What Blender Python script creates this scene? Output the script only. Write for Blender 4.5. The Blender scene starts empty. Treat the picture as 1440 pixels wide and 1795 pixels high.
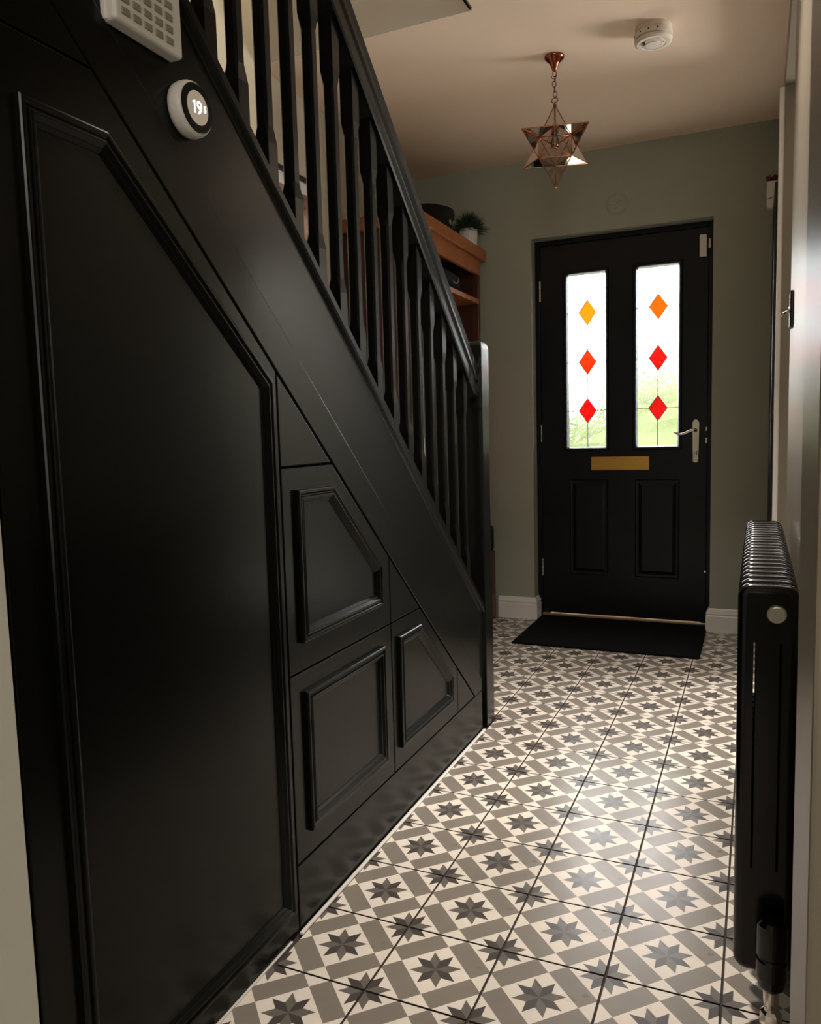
import bpy, bmesh, math, random
from mathutils import Vector, Matrix
random.seed(7)
S = bpy.context.scene
COL = S.collection

# ---------------------------------------------------------------- camera
T = 0.215                                   # floor tile pitch in metres
CAMPOS = Vector((0.906, -1.270, 1.085))
yaw, pit, rol = math.radians(-23.9408), math.radians(-5.6220), math.radians(-1.5471)
fw = Vector((math.sin(yaw)*math.cos(pit), math.cos(yaw)*math.cos(pit), math.sin(pit)))
rt0 = Vector((math.cos(yaw), -math.sin(yaw), 0)); up0 = rt0.cross(fw)
rt = math.cos(rol)*rt0 + math.sin(rol)*up0
up = -math.sin(rol)*rt0 + math.cos(rol)*up0
cd = bpy.data.cameras.new('camera'); cam = bpy.data.objects.new('camera', cd); COL.objects.link(cam)
cd.sensor_fit = 'VERTICAL'; cd.sensor_height = 24.0; cd.lens = 1371.79/1795*24.0
cd.clip_start = 0.02; cd.clip_end = 200
m = Matrix((rt, up, -fw)).transposed().to_4x4(); m.translation = CAMPOS
cam.matrix_world = m; S.camera = cam

# ---------------------------------------------------------------- world, lamps, exposure
W = bpy.data.worlds.new('overcast_sky'); S.world = W; W.use_nodes = True
nt = W.node_tree; nt.nodes.clear()
wo = nt.nodes.new('ShaderNodeOutputWorld'); bg = nt.nodes.new('ShaderNodeBackground')
bg.inputs['Color'].default_value = (0.90, 0.96, 1.0, 1); bg.inputs['Strength'].default_value = 21.0
nt.links.new(bg.outputs[0], wo.inputs[0])

ZCEIL = 2.568
def area(name, loc, target, sx, sy, power, col):
    l = bpy.data.lights.new(name, 'AREA'); l.shape = 'RECTANGLE'; l.size = sx; l.size_y = sy
    l.energy = power; l.color = col
    o = bpy.data.objects.new(name, l); COL.objects.link(o); o.location = loc
    d = Vector(target) - Vector(loc); o.rotation_euler = d.to_track_quat('-Z', 'Y').to_euler()
    return o
area('rear_fill_light', (1.6, -4.3, 1.25), (0.4, 0.8, 2.0), 1.3, 1.3, 25, (1.0, 0.93, 0.82))  # added fill from behind the camera; the rear wall has no window
area('landing_light', (-0.28, 1.36, 4.3), (-0.6, 1.36, 0), 0.2, 0.2, 26, (1.0, 0.86, 0.68))
area('rear_top_fill_light', (1.55, -2.7, 2.45), (0.4, 0.2, 0), 0.7, 0.7, 26, (1.0, 0.92, 0.82))  # added overhead fill behind the camera, brightens the near floor
area('hall_downlight', (0.54, 0.80, ZCEIL-0.012), (0.54, 0.74, 0), 0.09, 0.09, 19, (1.0, 0.91, 0.80)).data.spread = math.radians(104)
area('side_room_window_light', (3.0, 3.1, 1.7), (0.5, 1.2, 0.2), 1.0, 1.2, 150, (1.0, 0.95, 0.90))
S.view_settings.view_transform = 'Standard'; S.view_settings.look = 'None'
S.view_settings.gamma = 1; S.view_settings.use_curve_mapping = False
S.view_settings.exposure = 0.0
S.cycles.max_bounces = 10; S.cycles.transparent_max_bounces = 12
S.cycles.sample_clamp_indirect = 6

# ---------------------------------------------------------------- materials
MATS = {}
def mat(name, col, rough=0.5, metal=0.0, bump=0.0, bscale=60, spec=0.5, coat=0.0, var=0.0, vscale=6, emit=None, estr=0, coatr=0.1):
    if name in MATS: return MATS[name]
    M = bpy.data.materials.new(name); M.use_nodes = True; n = M.node_tree; b = n.nodes['Principled BSDF']
    b.inputs['Base Color'].default_value = (*col, 1); b.inputs['Roughness'].default_value = rough
    b.inputs['Metallic'].default_value = metal; b.inputs['Specular IOR Level'].default_value = spec
    b.inputs['Coat Weight'].default_value = coat; b.inputs['Coat Roughness'].default_value = coatr
    if emit: b.inputs['Emission Color'].default_value = (*emit, 1); b.inputs['Emission Strength'].default_value = estr
    tc = n.nodes.new('ShaderNodeTexCoord')
    if bump:
        no = n.nodes.new('ShaderNodeTexNoise'); no.inputs['Scale'].default_value = bscale; no.inputs['Detail'].default_value = 4
        bp = n.nodes.new('ShaderNodeBump'); bp.inputs['Strength'].default_value = bump; bp.inputs['Distance'].default_value = 0.002
        n.links.new(tc.outputs['Object'], no.inputs['Vector']); n.links.new(no.outputs['Fac'], bp.inputs['Height'])
        n.links.new(bp.outputs[0], b.inputs['Normal'])
    if var:
        no = n.nodes.new('ShaderNodeTexNoise'); no.inputs['Scale'].default_value = vscale; no.inputs['Detail'].default_value = 5
        mx = n.nodes.new('ShaderNodeMix'); mx.data_type = 'RGBA'
        mx.inputs[6].default_value = (*[c*(1-var) for c in col], 1); mx.inputs[7].default_value = (*[min(1, c*(1+var)) for c in col], 1)
        n.links.new(tc.outputs['Object'], no.inputs['Vector']); n.links.new(no.outputs['Fac'], mx.inputs[0])
        n.links.new(mx.outputs[2], b.inputs['Base Color'])
    MATS[name] = M; return M

BLACK = mat('black_green_satin_paint', (0.0030, 0.0033, 0.0026), 0.245, bump=0.012, bscale=60, spec=0.21)
BLACK2 = mat('black_gap', (0.004, 0.004, 0.004), 0.8)
DOORP = mat('dark_blue_black_door_skin', (0.0035, 0.0042, 0.0065), 0.36, bump=0.12, bscale=70, spec=0.28)
SAGE = mat('sage_wall_paint', (0.325, 0.340, 0.278), 0.62, bump=0.10, bscale=45, var=0.03)
BEIGE = mat('warm_hall_wall_paint', (0.190, 0.163, 0.124), 0.36, bump=0.10, bscale=45, var=0.03)
TAN = mat('stairwell_wall_paint', (0.52, 0.47, 0.36), 0.7, bump=0.08)
CEIL = mat('warm_light_ceiling_paint', (0.87, 0.70, 0.55), 0.8, bump=0.06)  # tan base colour carries the warm light on a likely white ceiling
WHITE = mat('white_gloss_paint', (0.74, 0.72, 0.69), 0.35)
PIER = mat('pale_pier_paint', (0.55, 0.55, 0.47), 0.6, bump=0.08)
GROUT = mat('dark_grout', (0.035, 0.028, 0.024), 0.9)
SEAL = mat('white_sealant', (0.62, 0.60, 0.56), 0.5)
WOOD = mat('orange_brown_wood', (0.33, 0.105, 0.030), 0.38, var=0.35, vscale=14)
DWOOD = mat('dark_red_brown_wood', (0.075, 0.024, 0.014), 0.4, var=0.3, vscale=10)
COPPER = mat('copper', (0.50, 0.20, 0.115), 0.22, metal=1.0)
DCOPPER = mat('dark_copper_chain', (0.13, 0.055, 0.035), 0.4, metal=1.0)
BRASS = mat('brass', (0.72, 0.42, 0.10), 0.32, metal=1.0)
CHROME = mat('chrome', (0.82, 0.79, 0.72), 0.12, metal=1.0)
PLASTIC = mat('white_plastic', (0.72, 0.70, 0.64), 0.4)
CREAM = mat('cream_plastic', (0.66, 0.59, 0.50), 0.45)
GREYP = mat('grey_key_rubber', (0.27, 0.245, 0.18), 0.7)
RADB = mat('satin_black_enamel', (0.0015, 0.0015, 0.0015), 0.22, spec=0.5)
MATB = mat('black_mat_pile', (0.004, 0.004, 0.004), 0.95, bump=0.6, bscale=400, spec=0.1)
LEAD = mat('lead_came', (0.035, 0.037, 0.04), 0.6)

# ---------------------------------------------------------------- geometry helpers
def link(name, me, material=None, parent=None, smooth=False):
    o = bpy.data.objects.new(name, me); COL.objects.link(o)
    if material is not None:
        for mm in (material if isinstance(material, (list, tuple)) else [material]): me.materials.append(mm)
    if parent is not None: o.parent = parent
    if smooth:
        for p in me.polygons: p.use_smooth = True
    return o
def ob(name, bm, material, parent=None, smooth=False):
    bmesh.ops.recalc_face_normals(bm, faces=bm.faces[:])
    me = bpy.data.meshes.new(name); bm.to_mesh(me); bm.free()
    return link(name, me, material, parent, smooth)
def empty(name, loc=(0, 0, 0)):
    o = bpy.data.objects.new(name, None); COL.objects.link(o); o.location = loc; o.empty_display_size = 0.05
    return o
def tag(o, label, cat, group=None, kind=None):
    if label: o['label'] = label
    if cat: o['category'] = cat
    if group: o['group'] = group
    if kind: o['kind'] = kind
    return o
def struct(o, label=None, cat=None):
    o['kind'] = 'structure'
    if label: o['label'] = label
    if cat: o['category'] = cat
    return o
def box(bm, a, b, bev=0.0, seg=2):
    x0, y0, z0 = a; x1, y1, z1 = b
    v = [bm.verts.new(p) for p in ((x0,y0,z0),(x1,y0,z0),(x1,y1,z0),(x0,y1,z0),(x0,y0,z1),(x1,y0,z1),(x1,y1,z1),(x0,y1,z1))]
    f = [bm.faces.new([v[i] for i in q]) for q in ((3,2,1,0),(4,5,6,7),(0,1,5,4),(1,2,6,5),(2,3,7,6),(3,0,4,7))]
    if bev:
        es = list({e for q in f for e in q.edges})
        bmesh.ops.bevel(bm, geom=es, offset=bev, segments=seg, affect='EDGES', profile=0.5)
def nbox(a, b, bev=0.0, seg=2):
    bm = bmesh.new(); box(bm, a, b, bev, seg); return bm
def prism(bm, poly, a0, a1, axis='x', bev=0.0, seg=2):
    """polygon in the other two axes, extruded along axis between a0 and a1"""
    def P(p, a):
        return (a, p[0], p[1]) if axis == 'x' else ((p[0], a, p[1]) if axis == 'y' else (p[0], p[1], a))
    A = [bm.verts.new(P(p, a0)) for p in poly]; B = [bm.verts.new(P(p, a1)) for p in poly]
    fs = [bm.faces.new(A[::-1]), bm.faces.new(B)]
    n = len(poly)
    for i in range(n): fs.append(bm.faces.new((A[i], A[(i+1) % n], B[(i+1) % n], B[i])))
    if bev:
        es = list({e for q in fs for e in q.edges})
        bmesh.ops.bevel(bm, geom=es, offset=bev, segments=seg, affect='EDGES', profile=0.5)
def nprism(poly, a0, a1, axis='x', bev=0.0, seg=2):
    bm = bmesh.new(); prism(bm, poly, a0, a1, axis, bev, seg); return bm
def lathe(bm, prof, n=32, mtx=None, cap=True):
    rings = []
    for r, z in prof:
        rings.append([bm.verts.new((r*math.cos(2*math.pi*i/n), r*math.sin(2*math.pi*i/n), z)) for i in range(n)])
    vs = [v for R in rings for v in R]
    for a, b in zip(rings, rings[1:]):
        for i in range(n): bm.faces.new((a[i], a[(i+1) % n], b[(i+1) % n], b[i]))
    if cap: bm.faces.new(rings[0][::-1]); bm.faces.new(rings[-1])
    if mtx is not None:
        for v in vs: v.co = mtx @ v.co
def nlathe(prof, n=32, mtx=None, cap=True):
    bm = bmesh.new(); lathe(bm, prof, n, mtx, cap); return bm
def tube(bm, pts, r, n=8, closed=False):
    pts = [Vector(p) for p in pts]; rings = []; N = len(pts); prev = None
    for i, p in enumerate(pts):
        if closed: d = pts[(i+1) % N] - pts[i-1]
        else: d = pts[min(i+1, N-1)] - pts[max(i-1, 0)]
        d.normalize()
        if prev is None: u = d.orthogonal().normalized()
        else: u = (prev - d*prev.dot(d)).normalized()
        prev = u; w = d.cross(u)
        rr = r[i] if isinstance(r, (list, tuple)) else r
        rings.append([bm.verts.new(p + rr*(math.cos(2*math.pi*k/n)*u + math.sin(2*math.pi*k/n)*w)) for k in range(n)])
    R = list(zip(rings, rings[1:])) + ([(rings[-1], rings[0])] if closed else [])
    for a, b in R:
        for k in range(n): bm.faces.new((a[k], a[(k+1) % n], b[(k+1) % n], b[k]))
    if not closed: bm.faces.new(rings[0][::-1]); bm.faces.new(rings[-1])
def offset_poly(poly, d):
    """offset a convex polygon inwards by d"""
    n = len(poly); area2 = sum(poly[i][0]*poly[(i+1) % n][1]-poly[(i+1) % n][0]*poly[i][1] for i in range(n)); s = 1 if area2 > 0 else -1
    L = []
    for i in range(n):
        a = Vector(poly[i]); b = Vector(poly[(i+1) % n]); t = (b-a).normalized(); nn = Vector((-t.y, t.x))*s
        L.append((a+nn*d, t))
    out = []
    for i in range(n):
        p, t = L[i-1]; q, u = L[i]; den = t.x*u.y-t.y*u.x
        k = ((q.x-p.x)*u.y-(q.y-p.y)*u.x)/den
        out.append((p.x+t.x*k, p.y+t.y*k))
    return out
MOULD = [(0, -0.001), (0, .009), (.002, .0115), (.004, .012), (.008, .012), (.0125, .0078), (.0145, .0078), (.0165, .0118), (.018, .0125), (.0205, .0125), (.0265, .0065), (.0285, .006), (.034, .0010), (.0345, -0.001)]
def moulding(name, poly, x, parent, material=None, prof=MOULD):
    """mitred picture-frame moulding lying on the plane x"""
    bm = bmesh.new(); rings = []
    for d, h in prof: rings.append([bm.verts.new((x+h, p[0], p[1])) for p in offset_poly(poly, d)])
    for a, b in zip(rings, rings[1:]):
        for i in range(len(poly)): bm.faces.new((a[i], a[(i+1) % len(poly)], b[(i+1) % len(poly)], b[i]))
    return ob(name, bm, material or BLACK, parent)
def text_mesh(name, s, size, mtx, material, parent, ext=0.0003):
    c = bpy.data.curves.new(name, 'FONT'); c.body = s; c.size = size; c.extrude = ext; c.align_x = 'CENTER'; c.align_y = 'CENTER'; c.offset = 0.0006
    t = bpy.data.objects.new(name+'_tmp', c); COL.objects.link(t)
    dg = bpy.context.evaluated_depsgraph_get(); me = bpy.data.meshes.new_from_object(t.evaluated_get(dg))
    bpy.data.objects.remove(t); me.transform(mtx)
    return link(name, me, material, parent)

# ---------------------------------------------------------------- setting: dimensions
XR, XL = 0.990, -0.945          # right wall, stairwell wall
YW, YD = 3.107, 3.200           # back wall face, front door plane
ZC = 2.568                      # ceiling
YST = 1.505                     # edge of the stairwell opening in the ceiling
slope = 0.905

# ---- patterned floor tiles
def tile_material():
    M = bpy.data.materials.new('star_pattern_tile_glaze'); M.use_nodes = True; n = M.node_tree; b = n.nodes['Principled BSDF']
    L = n.links
    def V(x): 
        return x
    def math_(op, a, bb=None, c=None, clamp=False):
        nd = n.nodes.new('ShaderNodeMath'); nd.operation = op; nd.use_clamp = clamp
        for i, v in enumerate((a, bb, c)):
            if v is None: continue
            if isinstance(v, (int, float)): nd.inputs[i].default_value = v
            else: L.new(v, nd.inputs[i])
        return nd.outputs[0]
    tc = n.nodes.new('ShaderNodeTexCoord'); sp = n.nodes.new('ShaderNodeSeparateXYZ'); L.new(tc.outputs['Object'], sp.inputs[0])
    x, y = sp.outputs[0], sp.outputs[1]
    k = math.sqrt(0.5)/T
    u = math_('MULTIPLY', math_('ADD', x, y), k); v = math_('MULTIPLY', math_('SUBTRACT', y, x), k)   # tile units, rotated 45 degrees
    per = math.sqrt(0.5)
    def wrap(a): return math_('SUBTRACT', math_('MULTIPLY', math_('FRACT', math_('ADD', math_('DIVIDE', a, per), 0.5)), per), per/2)
    uu, vv = wrap(u), wrap(v); au, av = math_('ABSOLUTE', uu), math_('ABSOLUTE', vv)
    hs = 0.249
    iu, iv = math_('LESS_THAN', au, hs), math_('LESS_THAN', av, hs)
    bar = math_('ABSOLUTE', math_('SUBTRACT', iu, iv))
    sq = math_('MULTIPLY', iu, iv)
    r = math_('SQRT', math_('ADD', math_('MULTIPLY', uu, uu), math_('MULTIPLY', vv, vv)))
    ang = math_('DIVIDE', math_('ADD', math_('ARCTAN2', vv, uu), math.pi), math.pi/4)
    sec = math_('FLOOR', ang); loc = math_('MULTIPLY', math_('SUBTRACT', math_('FRACT', ang), 0.5), math.pi/4)
    px, py = math_('MULTIPLY', r, math_('COSINE', loc)), math_('MULTIPLY', r, math_('ABSOLUTE', math_('SINE', loc)))
    star = math_('MULTIPLY', math_('LESS_THAN', py, math_('MULTIPLY', math_('SUBTRACT', 0.247, px), 0.4142)), sq)
    alt = math_('MODULO', sec, 2)
    def mix(f, a, bb):
        nd = n.nodes.new('ShaderNodeMix'); nd.data_type = 'RGBA'; L.new(f, nd.inputs[0])
        for i, q in ((6, a), (7, bb)):
            if isinstance(q, tuple): nd.inputs[i].default_value = (*q, 1)
            else: L.new(q, nd.inputs[i])
        return nd.outputs[2]
    base = mix(bar, (0.70, 0.64, 0.57), (0.200, 0.176, 0.148))
    st = mix(alt, (0.060, 0.050, 0.045), (0.125, 0.112, 0.098))
    c = mix(star, base, st)
    oi = n.nodes.new('ShaderNodeObjectInfo')
    no = n.nodes.new('ShaderNodeTexNoise'); no.inputs['Scale'].default_value = 22; no.inputs['Detail'].default_value = 6
    L.new(tc.outputs['Object'], no.inputs['Vector'])
    f = math_('ADD', math_('MULTIPLY', oi.outputs['Random'], 0.10), math_('MULTIPLY', no.outputs['Fac'], 0.20)); f = math_('ADD', f, 0.85)
    vm = n.nodes.new('ShaderNodeVectorMath'); vm.operation = 'SCALE'; L.new(c, vm.inputs[0]); L.new(f, vm.inputs['Scale'])
    L.new(vm.outputs[0], b.inputs['Base Color'])
    no2 = n.nodes.new('ShaderNodeTexNoise'); no2.inputs['Scale'].default_value = 9; L.new(tc.outputs['Object'], no2.inputs['Vector'])
    L.new(math_('ADD', math_('MULTIPLY', no2.outputs['Fac'], 0.14), 0.22), b.inputs['Roughness'])
    bp = n.nodes.new('ShaderNodeBump'); bp.inputs['Strength'].default_value = 0.06; bp.inputs['Distance'].default_value = 0.001
    L.new(no.outputs['Fac'], bp.inputs['Height']); L.new(bp.outputs[0], b.inputs['Normal'])
    return M
TILE = tile_material()
floor = ob('floor', nbox((XL-0.1, -4.6, -0.10), (XR+3.0, YD+0.03, -0.004)), GROUT)
struct(floor, 'floor of pale tiles printed with grey bars and eight-pointed stars', 'floor')
TM = {}
def tile_mesh(x0, x1, y0, y1):
    key = tuple(round(q, 4) for q in (x0, x1, y0, y1))
    if key in TM: return TM[key]
    bm = nbox((x0, y0, -0.008), (x1, y1, 0.0), 0)
    es = [e for e in bm.edges if all(abs(v.co.z) < 1e-6 for v in e.verts)]
    bmesh.ops.bevel(bm, geom=es, offset=0.0006, segments=1, affect='EDGES')
    bmesh.ops.recalc_face_normals(bm, faces=bm.faces[:])
    me = bpy.data.meshes.new('tile'); bm.to_mesh(me); bm.free(); me.materials.append(TILE); me.materials.append(GROUT)
    for p in me.polygons:
        if abs(p.normal.z) < 0.5: p.material_index = 1
    TM[key] = me; return me
g = 0.0024
for j in range(-9, 15):
    for i in range(-5, 5):
        if j < 6 and i < 0: continue
        cx, cy = (i+.5)*T, (j+.5)*T
        x0, x1, y0, y1 = -T/2+g, T/2-g, -T/2+g, T/2-g
        if i == 0 and j < 7: x0 = max(x0, -cx+(0.012 if j >= 0 else 0.004))
        if i == 4: x1 = min(x1, XR+0.001-cx)
        if i == -5: x0 = max(x0, XL+0.001-cx)
        if j == 6 and i < 0: y0 = max(y0, 1.41-cy)
        if j == 14: y1 = min(y1, YD-0.0-cy)
        if x1-x0 < 0.01 or y1-y0 < 0.01: continue
        o = link('tile', tile_mesh(x0, x1, y0, y1), None, floor); o.location = (cx, cy, 0)

# ---- walls
def wall(name, a, b, material, label):
    return struct(ob(name, nbox(a, b), material), label, 'wall')
# back wall with the front door opening
OX0, OX1, OZ = -0.262, 0.688, 2.148
bm = bmesh.new()
box(bm, (XL-0.1, YW, -0.05), (OX0, YW+0.30, ZC+0.05)); box(bm, (OX1, YW, -0.05), (XR+0.15, YW+0.30, ZC+0.05)); box(bm, (OX0, YW, OZ), (OX1, YW+0.30, ZC+0.05))
struct(ob('wall_back', bm, SAGE), 'sage grey wall around the front door', 'wall')
# right wall, near run up to the side opening, the run beyond, the head above
YO1, YO2, ZO = 1.325, 2.40, 2.452
bm = bmesh.new()
box(bm, (XR, -0.56, -0.05), (XR+0.14, YO1, ZC+0.05)); box(bm, (XR, YO2, -0.05), (XR+0.14, YW+0.02, ZC+0.05)); box(bm, (XR, YO1, ZO), (XR+0.14, YO2, ZC+0.05))
struct(ob('wall_right', bm, BEIGE), 'warm beige wall on the right behind the radiator', 'wall')
bm = bmesh.new(); box(bm, (0.940, -0.74, -0.05), (XR+0.14, -0.55, ZC+0.05), 0.003)
struct(ob('wall_right_pier', bm, BEIGE), 'near pier of the right wall at the right edge of the photo', 'wall')
bm = bmesh.new(); box(bm, (-0.10, -4.5, -0.05), (0.004, -0.557, ZC+0.05), 0.003)
struct(ob('wall_left_pier', bm, PIER), 'pale wall edge at the bottom left corner of the photo', 'wall')
wall('wall_left', (XL-0.1, -3.0, -0.05), (XL, YW+0.02, 4.75), TAN, 'tan wall beyond the staircase').data.materials[0] = TAN
wall('wall_rear', (-0.1, -4.62, -0.05), (XR+2.0, -4.5, ZC+0.05), PIER, 'wall far behind the viewer')
# stairwell shaft above the ceiling
bm = bmesh.new()
box(bm, (XL-0.1, YST+0.0005, ZC+0.119), (-0.036+0.1, YST+0.12, 4.75)); box(bm, (XL, YST-0.004, ZC+0.0005), (-0.042, YST-0.0005, ZC+0.125)); box(bm, (-0.0355, -3.0, ZC+0.119), (0.06, YST, 4.75)); box(bm, (XL-0.1, -3.1, 0), (0.06, -3.0, 4.75)); box(bm, (XL-0.1, -3.1, 4.7), (0.06, YST+0.12, 4.8))
struct(ob('wall_stairwell', bm, mat('bulkhead_shade_paint', (0.50, 0.465, 0.425), 0.7, bump=0.08)), 'bulkhead face above the staircase with its shade put into the grey', 'wall')  # grey holds the shade of a face turned from the light, lip sheet included
bm = bmesh.new()
box(bm, (-0.036, -4.6, ZC), (XR+3.0, YW+0.3, ZC+0.12)); box(bm, (XL-0.1, YST, ZC), (-0.036, YW+0.3, ZC+0.12))
struct(ob('ceiling', bm, CEIL), 'plain ceiling above the hallway with warm light put into its colour', 'ceiling')
bm = nbox((-0.041, -1.2, ZC-0.006), (-0.030, YST-0.02, ZC+0.012), 0.002)
struct(ob('trim_1', bm, BLACK), 'thin black edge strip along the stairwell opening in the ceiling', 'trim')
# side room seen only as light through the opening
bm = bmesh.new()
box(bm, (XR+3.0, 0.0, -0.05), (XR+3.1, 3.5, ZC)); box(bm, (XR+0.14, -0.1, -0.05), (XR+3.1, 0.0, ZC)); box(bm, (XR+0.14, 3.4, -0.05), (XR+3.1, 3.5, ZC)); box(bm, (XR+2.0, -4.6, -0.05), (XR+2.1, 0.0, ZC))
struct(ob('wall_side_room', bm, PIER), 'walls of the room beyond the opening on the right', 'wall')

# skirting beside the front door
SK = [(0, 0), (.018, 0), (.018, .085), (.0155, .090), (.0155, .094), (.018, .098), (.016, .106), (.010, .112), (.008, .120), (.004, .126), (0, .126)]
def skirting(name, path, label):
    """path of floor points; profile stands to the left of travel"""
    bm = bmesh.new(); rings = []
    P = [Vector(p) for p in path]; N = len(P)
    for i, p in enumerate(P):
        ds = []
        if i > 0: ds.append((P[i]-P[i-1]).normalized())
        if i < N-1: ds.append((P[i+1]-P[i]).normalized())
        ns = [Vector((-d.y, d.x)) for d in ds]
        nn = ns[0] if len(ns) == 1 else (ns[0]+ns[1])/(1+ns[0].dot(ns[1]))
        rings.append([bm.verts.new((p.x+nn.x*a, p.y+nn.y*a, b)) for a, b in SK])
    k = len(SK)
    for a, b in zip(rings, rings[1:]):
        for i in range(k): bm.faces.new((a[i], a[(i+1) % k], b[(i+1) % k], b[i]))
    bm.faces.new(rings[0][::-1]); bm.faces.new(rings[-1])
    return struct(ob(name, bm, WHITE), label, 'baseboard')
skirting('baseboard_left', [(OX0+0.0, YD-0.012), (OX0, YW), (-0.478, YW)], 'white moulded skirting left of the front door')
skirting('baseboard_right', [(XR, YW), (OX1, YW), (OX1, YD-0.012)], 'white moulded skirting right of the front door')
struct(ob('trim_2', nbox((0.003, 0.10, 0.0), (0.013, 1.372, 0.007), 0.003), SEAL), 'pale sealant line where the black plinth meets the tiles', 'trim')
struct(ob('trim_3', nbox((-0.003, -0.55, -0.002), (0.0035, 0.075, 0.001), 0.0005), SEAL), None, None)

# ---------------------------------------------------------------- front door
door = empty('door_1', (0.213, YD, 0)); struct(door, 'dark front door with two stained glass panels and a brass letterbox', 'door')
door.location = (0, 0, 0)
def glass(name, tint, rough=0.12, refr=0.45):
    M = bpy.data.materials.new(name); M.use_nodes = True; n = M.node_tree; n.nodes.clear()
    out = n.nodes.new('ShaderNodeOutputMaterial'); tr = n.nodes.new('ShaderNodeBsdfTransparent'); tr.inputs[0].default_value = (*tint, 1)
    rf = n.nodes.new('ShaderNodeBsdfRefraction'); rf.inputs['Color'].default_value = (*tint, 1); rf.inputs['Roughness'].default_value = rough; rf.inputs['IOR'].default_value = 1.25
    gl = n.nodes.new('ShaderNodeBsdfGlossy'); gl.inputs['Roughness'].default_value = 0.08; gl.inputs[0].default_value = (0.9, 0.9, 0.9, 1)
    tc = n.nodes.new('ShaderNodeTexCoord'); no = n.nodes.new('ShaderNodeTexNoise'); no.inputs['Scale'].default_value = 55; no.inputs['Detail'].default_value = 2; no.inputs['Distortion'].default_value = 0.6
    bp = n.nodes.new('ShaderNodeBump'); bp.inputs['Strength'].default_value = 0.9; bp.inputs['Distance'].default_value = 0.006
    mp = n.nodes.new('ShaderNodeMapping'); mp.inputs['Scale'].default_value = (1.5, 1, 0.8)
    n.links.new(tc.outputs['Object'], mp.inputs[0]); n.links.new(mp.outputs[0], no.inputs['Vector']); n.links.new(no.outputs['Fac'], bp.inputs['Height'])
    n.links.new(bp.outputs[0], rf.inputs['Normal']); n.links.new(bp.outputs[0], gl.inputs['Normal'])
    m1 = n.nodes.new('ShaderNodeMixShader'); m1.inputs[0].default_value = refr
    n.links.new(tr.outputs[0], m1.inputs[1]); n.links.new(rf.outputs[0], m1.inputs[2])
    m2 = n.nodes.new('ShaderNodeMixShader'); m2.inputs[0].default_value = 0.05
    n.links.new(m1.outputs[0], m2.inputs[1]); n.links.new(gl.outputs[0], m2.inputs[2])
    n.links.new(m2.outputs[0], out.inputs[0]); return M
CLEAR = glass('clear_textured_glass', (0.95, 0.97, 0.95))
AMBER = glass('amber_glass', (0.95, 0.158, 0.012), refr=0.6); ORANGE = glass('orange_glass', (0.95, 0.103, 0.008), refr=0.6)
REDO = glass('red_orange_glass', (0.95, 0.059, 0.010), refr=0.6); RED = glass('red_glass', (0.96, 0.022, 0.014), refr=0.6)

# frame: jambs, head, sill
bm = bmesh.new()
box(bm, (OX0, YD-0.008, 0), (-0.236, YD+0.06, OZ), 0.002); box(bm, (0.664, YD-0.008, 0), (OX1, YD+0.06, OZ), 0.002); box(bm, (-0.236, YD-0.008, 2.122), (0.664, YD+0.06, OZ), 0.002)
box(bm, (-0.2365, YD+0.0455, 0.0), (-0.205, YD+0.062, 2.1225)); box(bm, (0.635, YD+0.0455, 0.0), (0.6645, YD+0.062, 2.1225)); box(bm, (-0.206, YD+0.0455, 2.09), (0.636, YD+0.062, 2.1225))
ob('door_frame', bm, DOORP, door)
ob('threshold', nbox((-0.236, YD-0.010, 0.0), (0.664, YD+0.09, 0.022), 0.003), mat('worn_threshold_metal', (0.62, 0.42, 0.30), 0.35, metal=0.8), door)['label'] = 'copper coloured threshold strip'
LX0, LX1, LZ0, LZ1 = -0.233, 0.661, 0.026, 2.119
GW = [(-0.077, 0.124), (0.303, 0.508)]; GZ0, GZ1 = 0.990, 1.948
PZ0, PZ1 = 0.258, 0.806; PN = [(-0.074, 0.143), (0.290, 0.525)]
bm = bmesh.new()
y0, y1 = YD, YD+0.044
xs = sorted([LX0, LX1]+[q for w in GW for q in (w[0]-0.026, w[1]+0.026)]+[q for w in PN for q in w])
def holes(xa, xb, za, zb):
    c = ((xa+xb)/2, (za+zb)/2)
    for w in GW:
        if w[0]-0.026 < c[0] < w[1]+0.026 and GZ0-0.022 < c[1] < GZ1+0.022: return True
    for w in PN:
        if w[0] < c[0] < w[1] and PZ0 < c[1] < PZ1: return True
    return False
zs = sorted([LZ0, LZ1, GZ0-0.022, GZ1+0.022, PZ0, PZ1])
# front skin as one welded grid with holes, closed behind by a solid
V = {}
def gv(x, y, z):
    k = (round(x, 5), round(y, 5), round(z, 5))
    if k not in V: V[k] = bm.verts.new((x, y, z))
    return V[k]
for xa, xb in zip(xs, xs[1:]):
    for za, zb in zip(zs, zs[1:]):
        if holes(xa, xb, za, zb): continue
        bm.faces.new((gv(xa, y0, za), gv(xb, y0, za), gv(xb, y0, zb), gv(xa, y0, zb)))
        bm.faces.new((gv(xa, y1, za), gv(xa, y1, zb), gv(xb, y1, zb), gv(xb, y1, za)))
for f in [e for e in bm.edges if len(e.link_faces) == 1 and all(abs(v.co.y-y0) < 1e-6 for v in e.verts)]:
    a, b = f.verts; bm.faces.new((a, b, gv(b.co.x, y1, b.co.z), gv(a.co.x, y1, a.co.z)))
bmesh.ops.bevel(bm, geom=[e for e in bm.edges if all(abs(v.co.y-y0) < 1e-6 for v in e.verts) and len(e.link_faces) == 2 and e.calc_face_angle(0) > 1], offset=0.003, segments=2, affect='EDGES')
leaf = ob('door_leaf', bm, DOORP, door)
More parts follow.
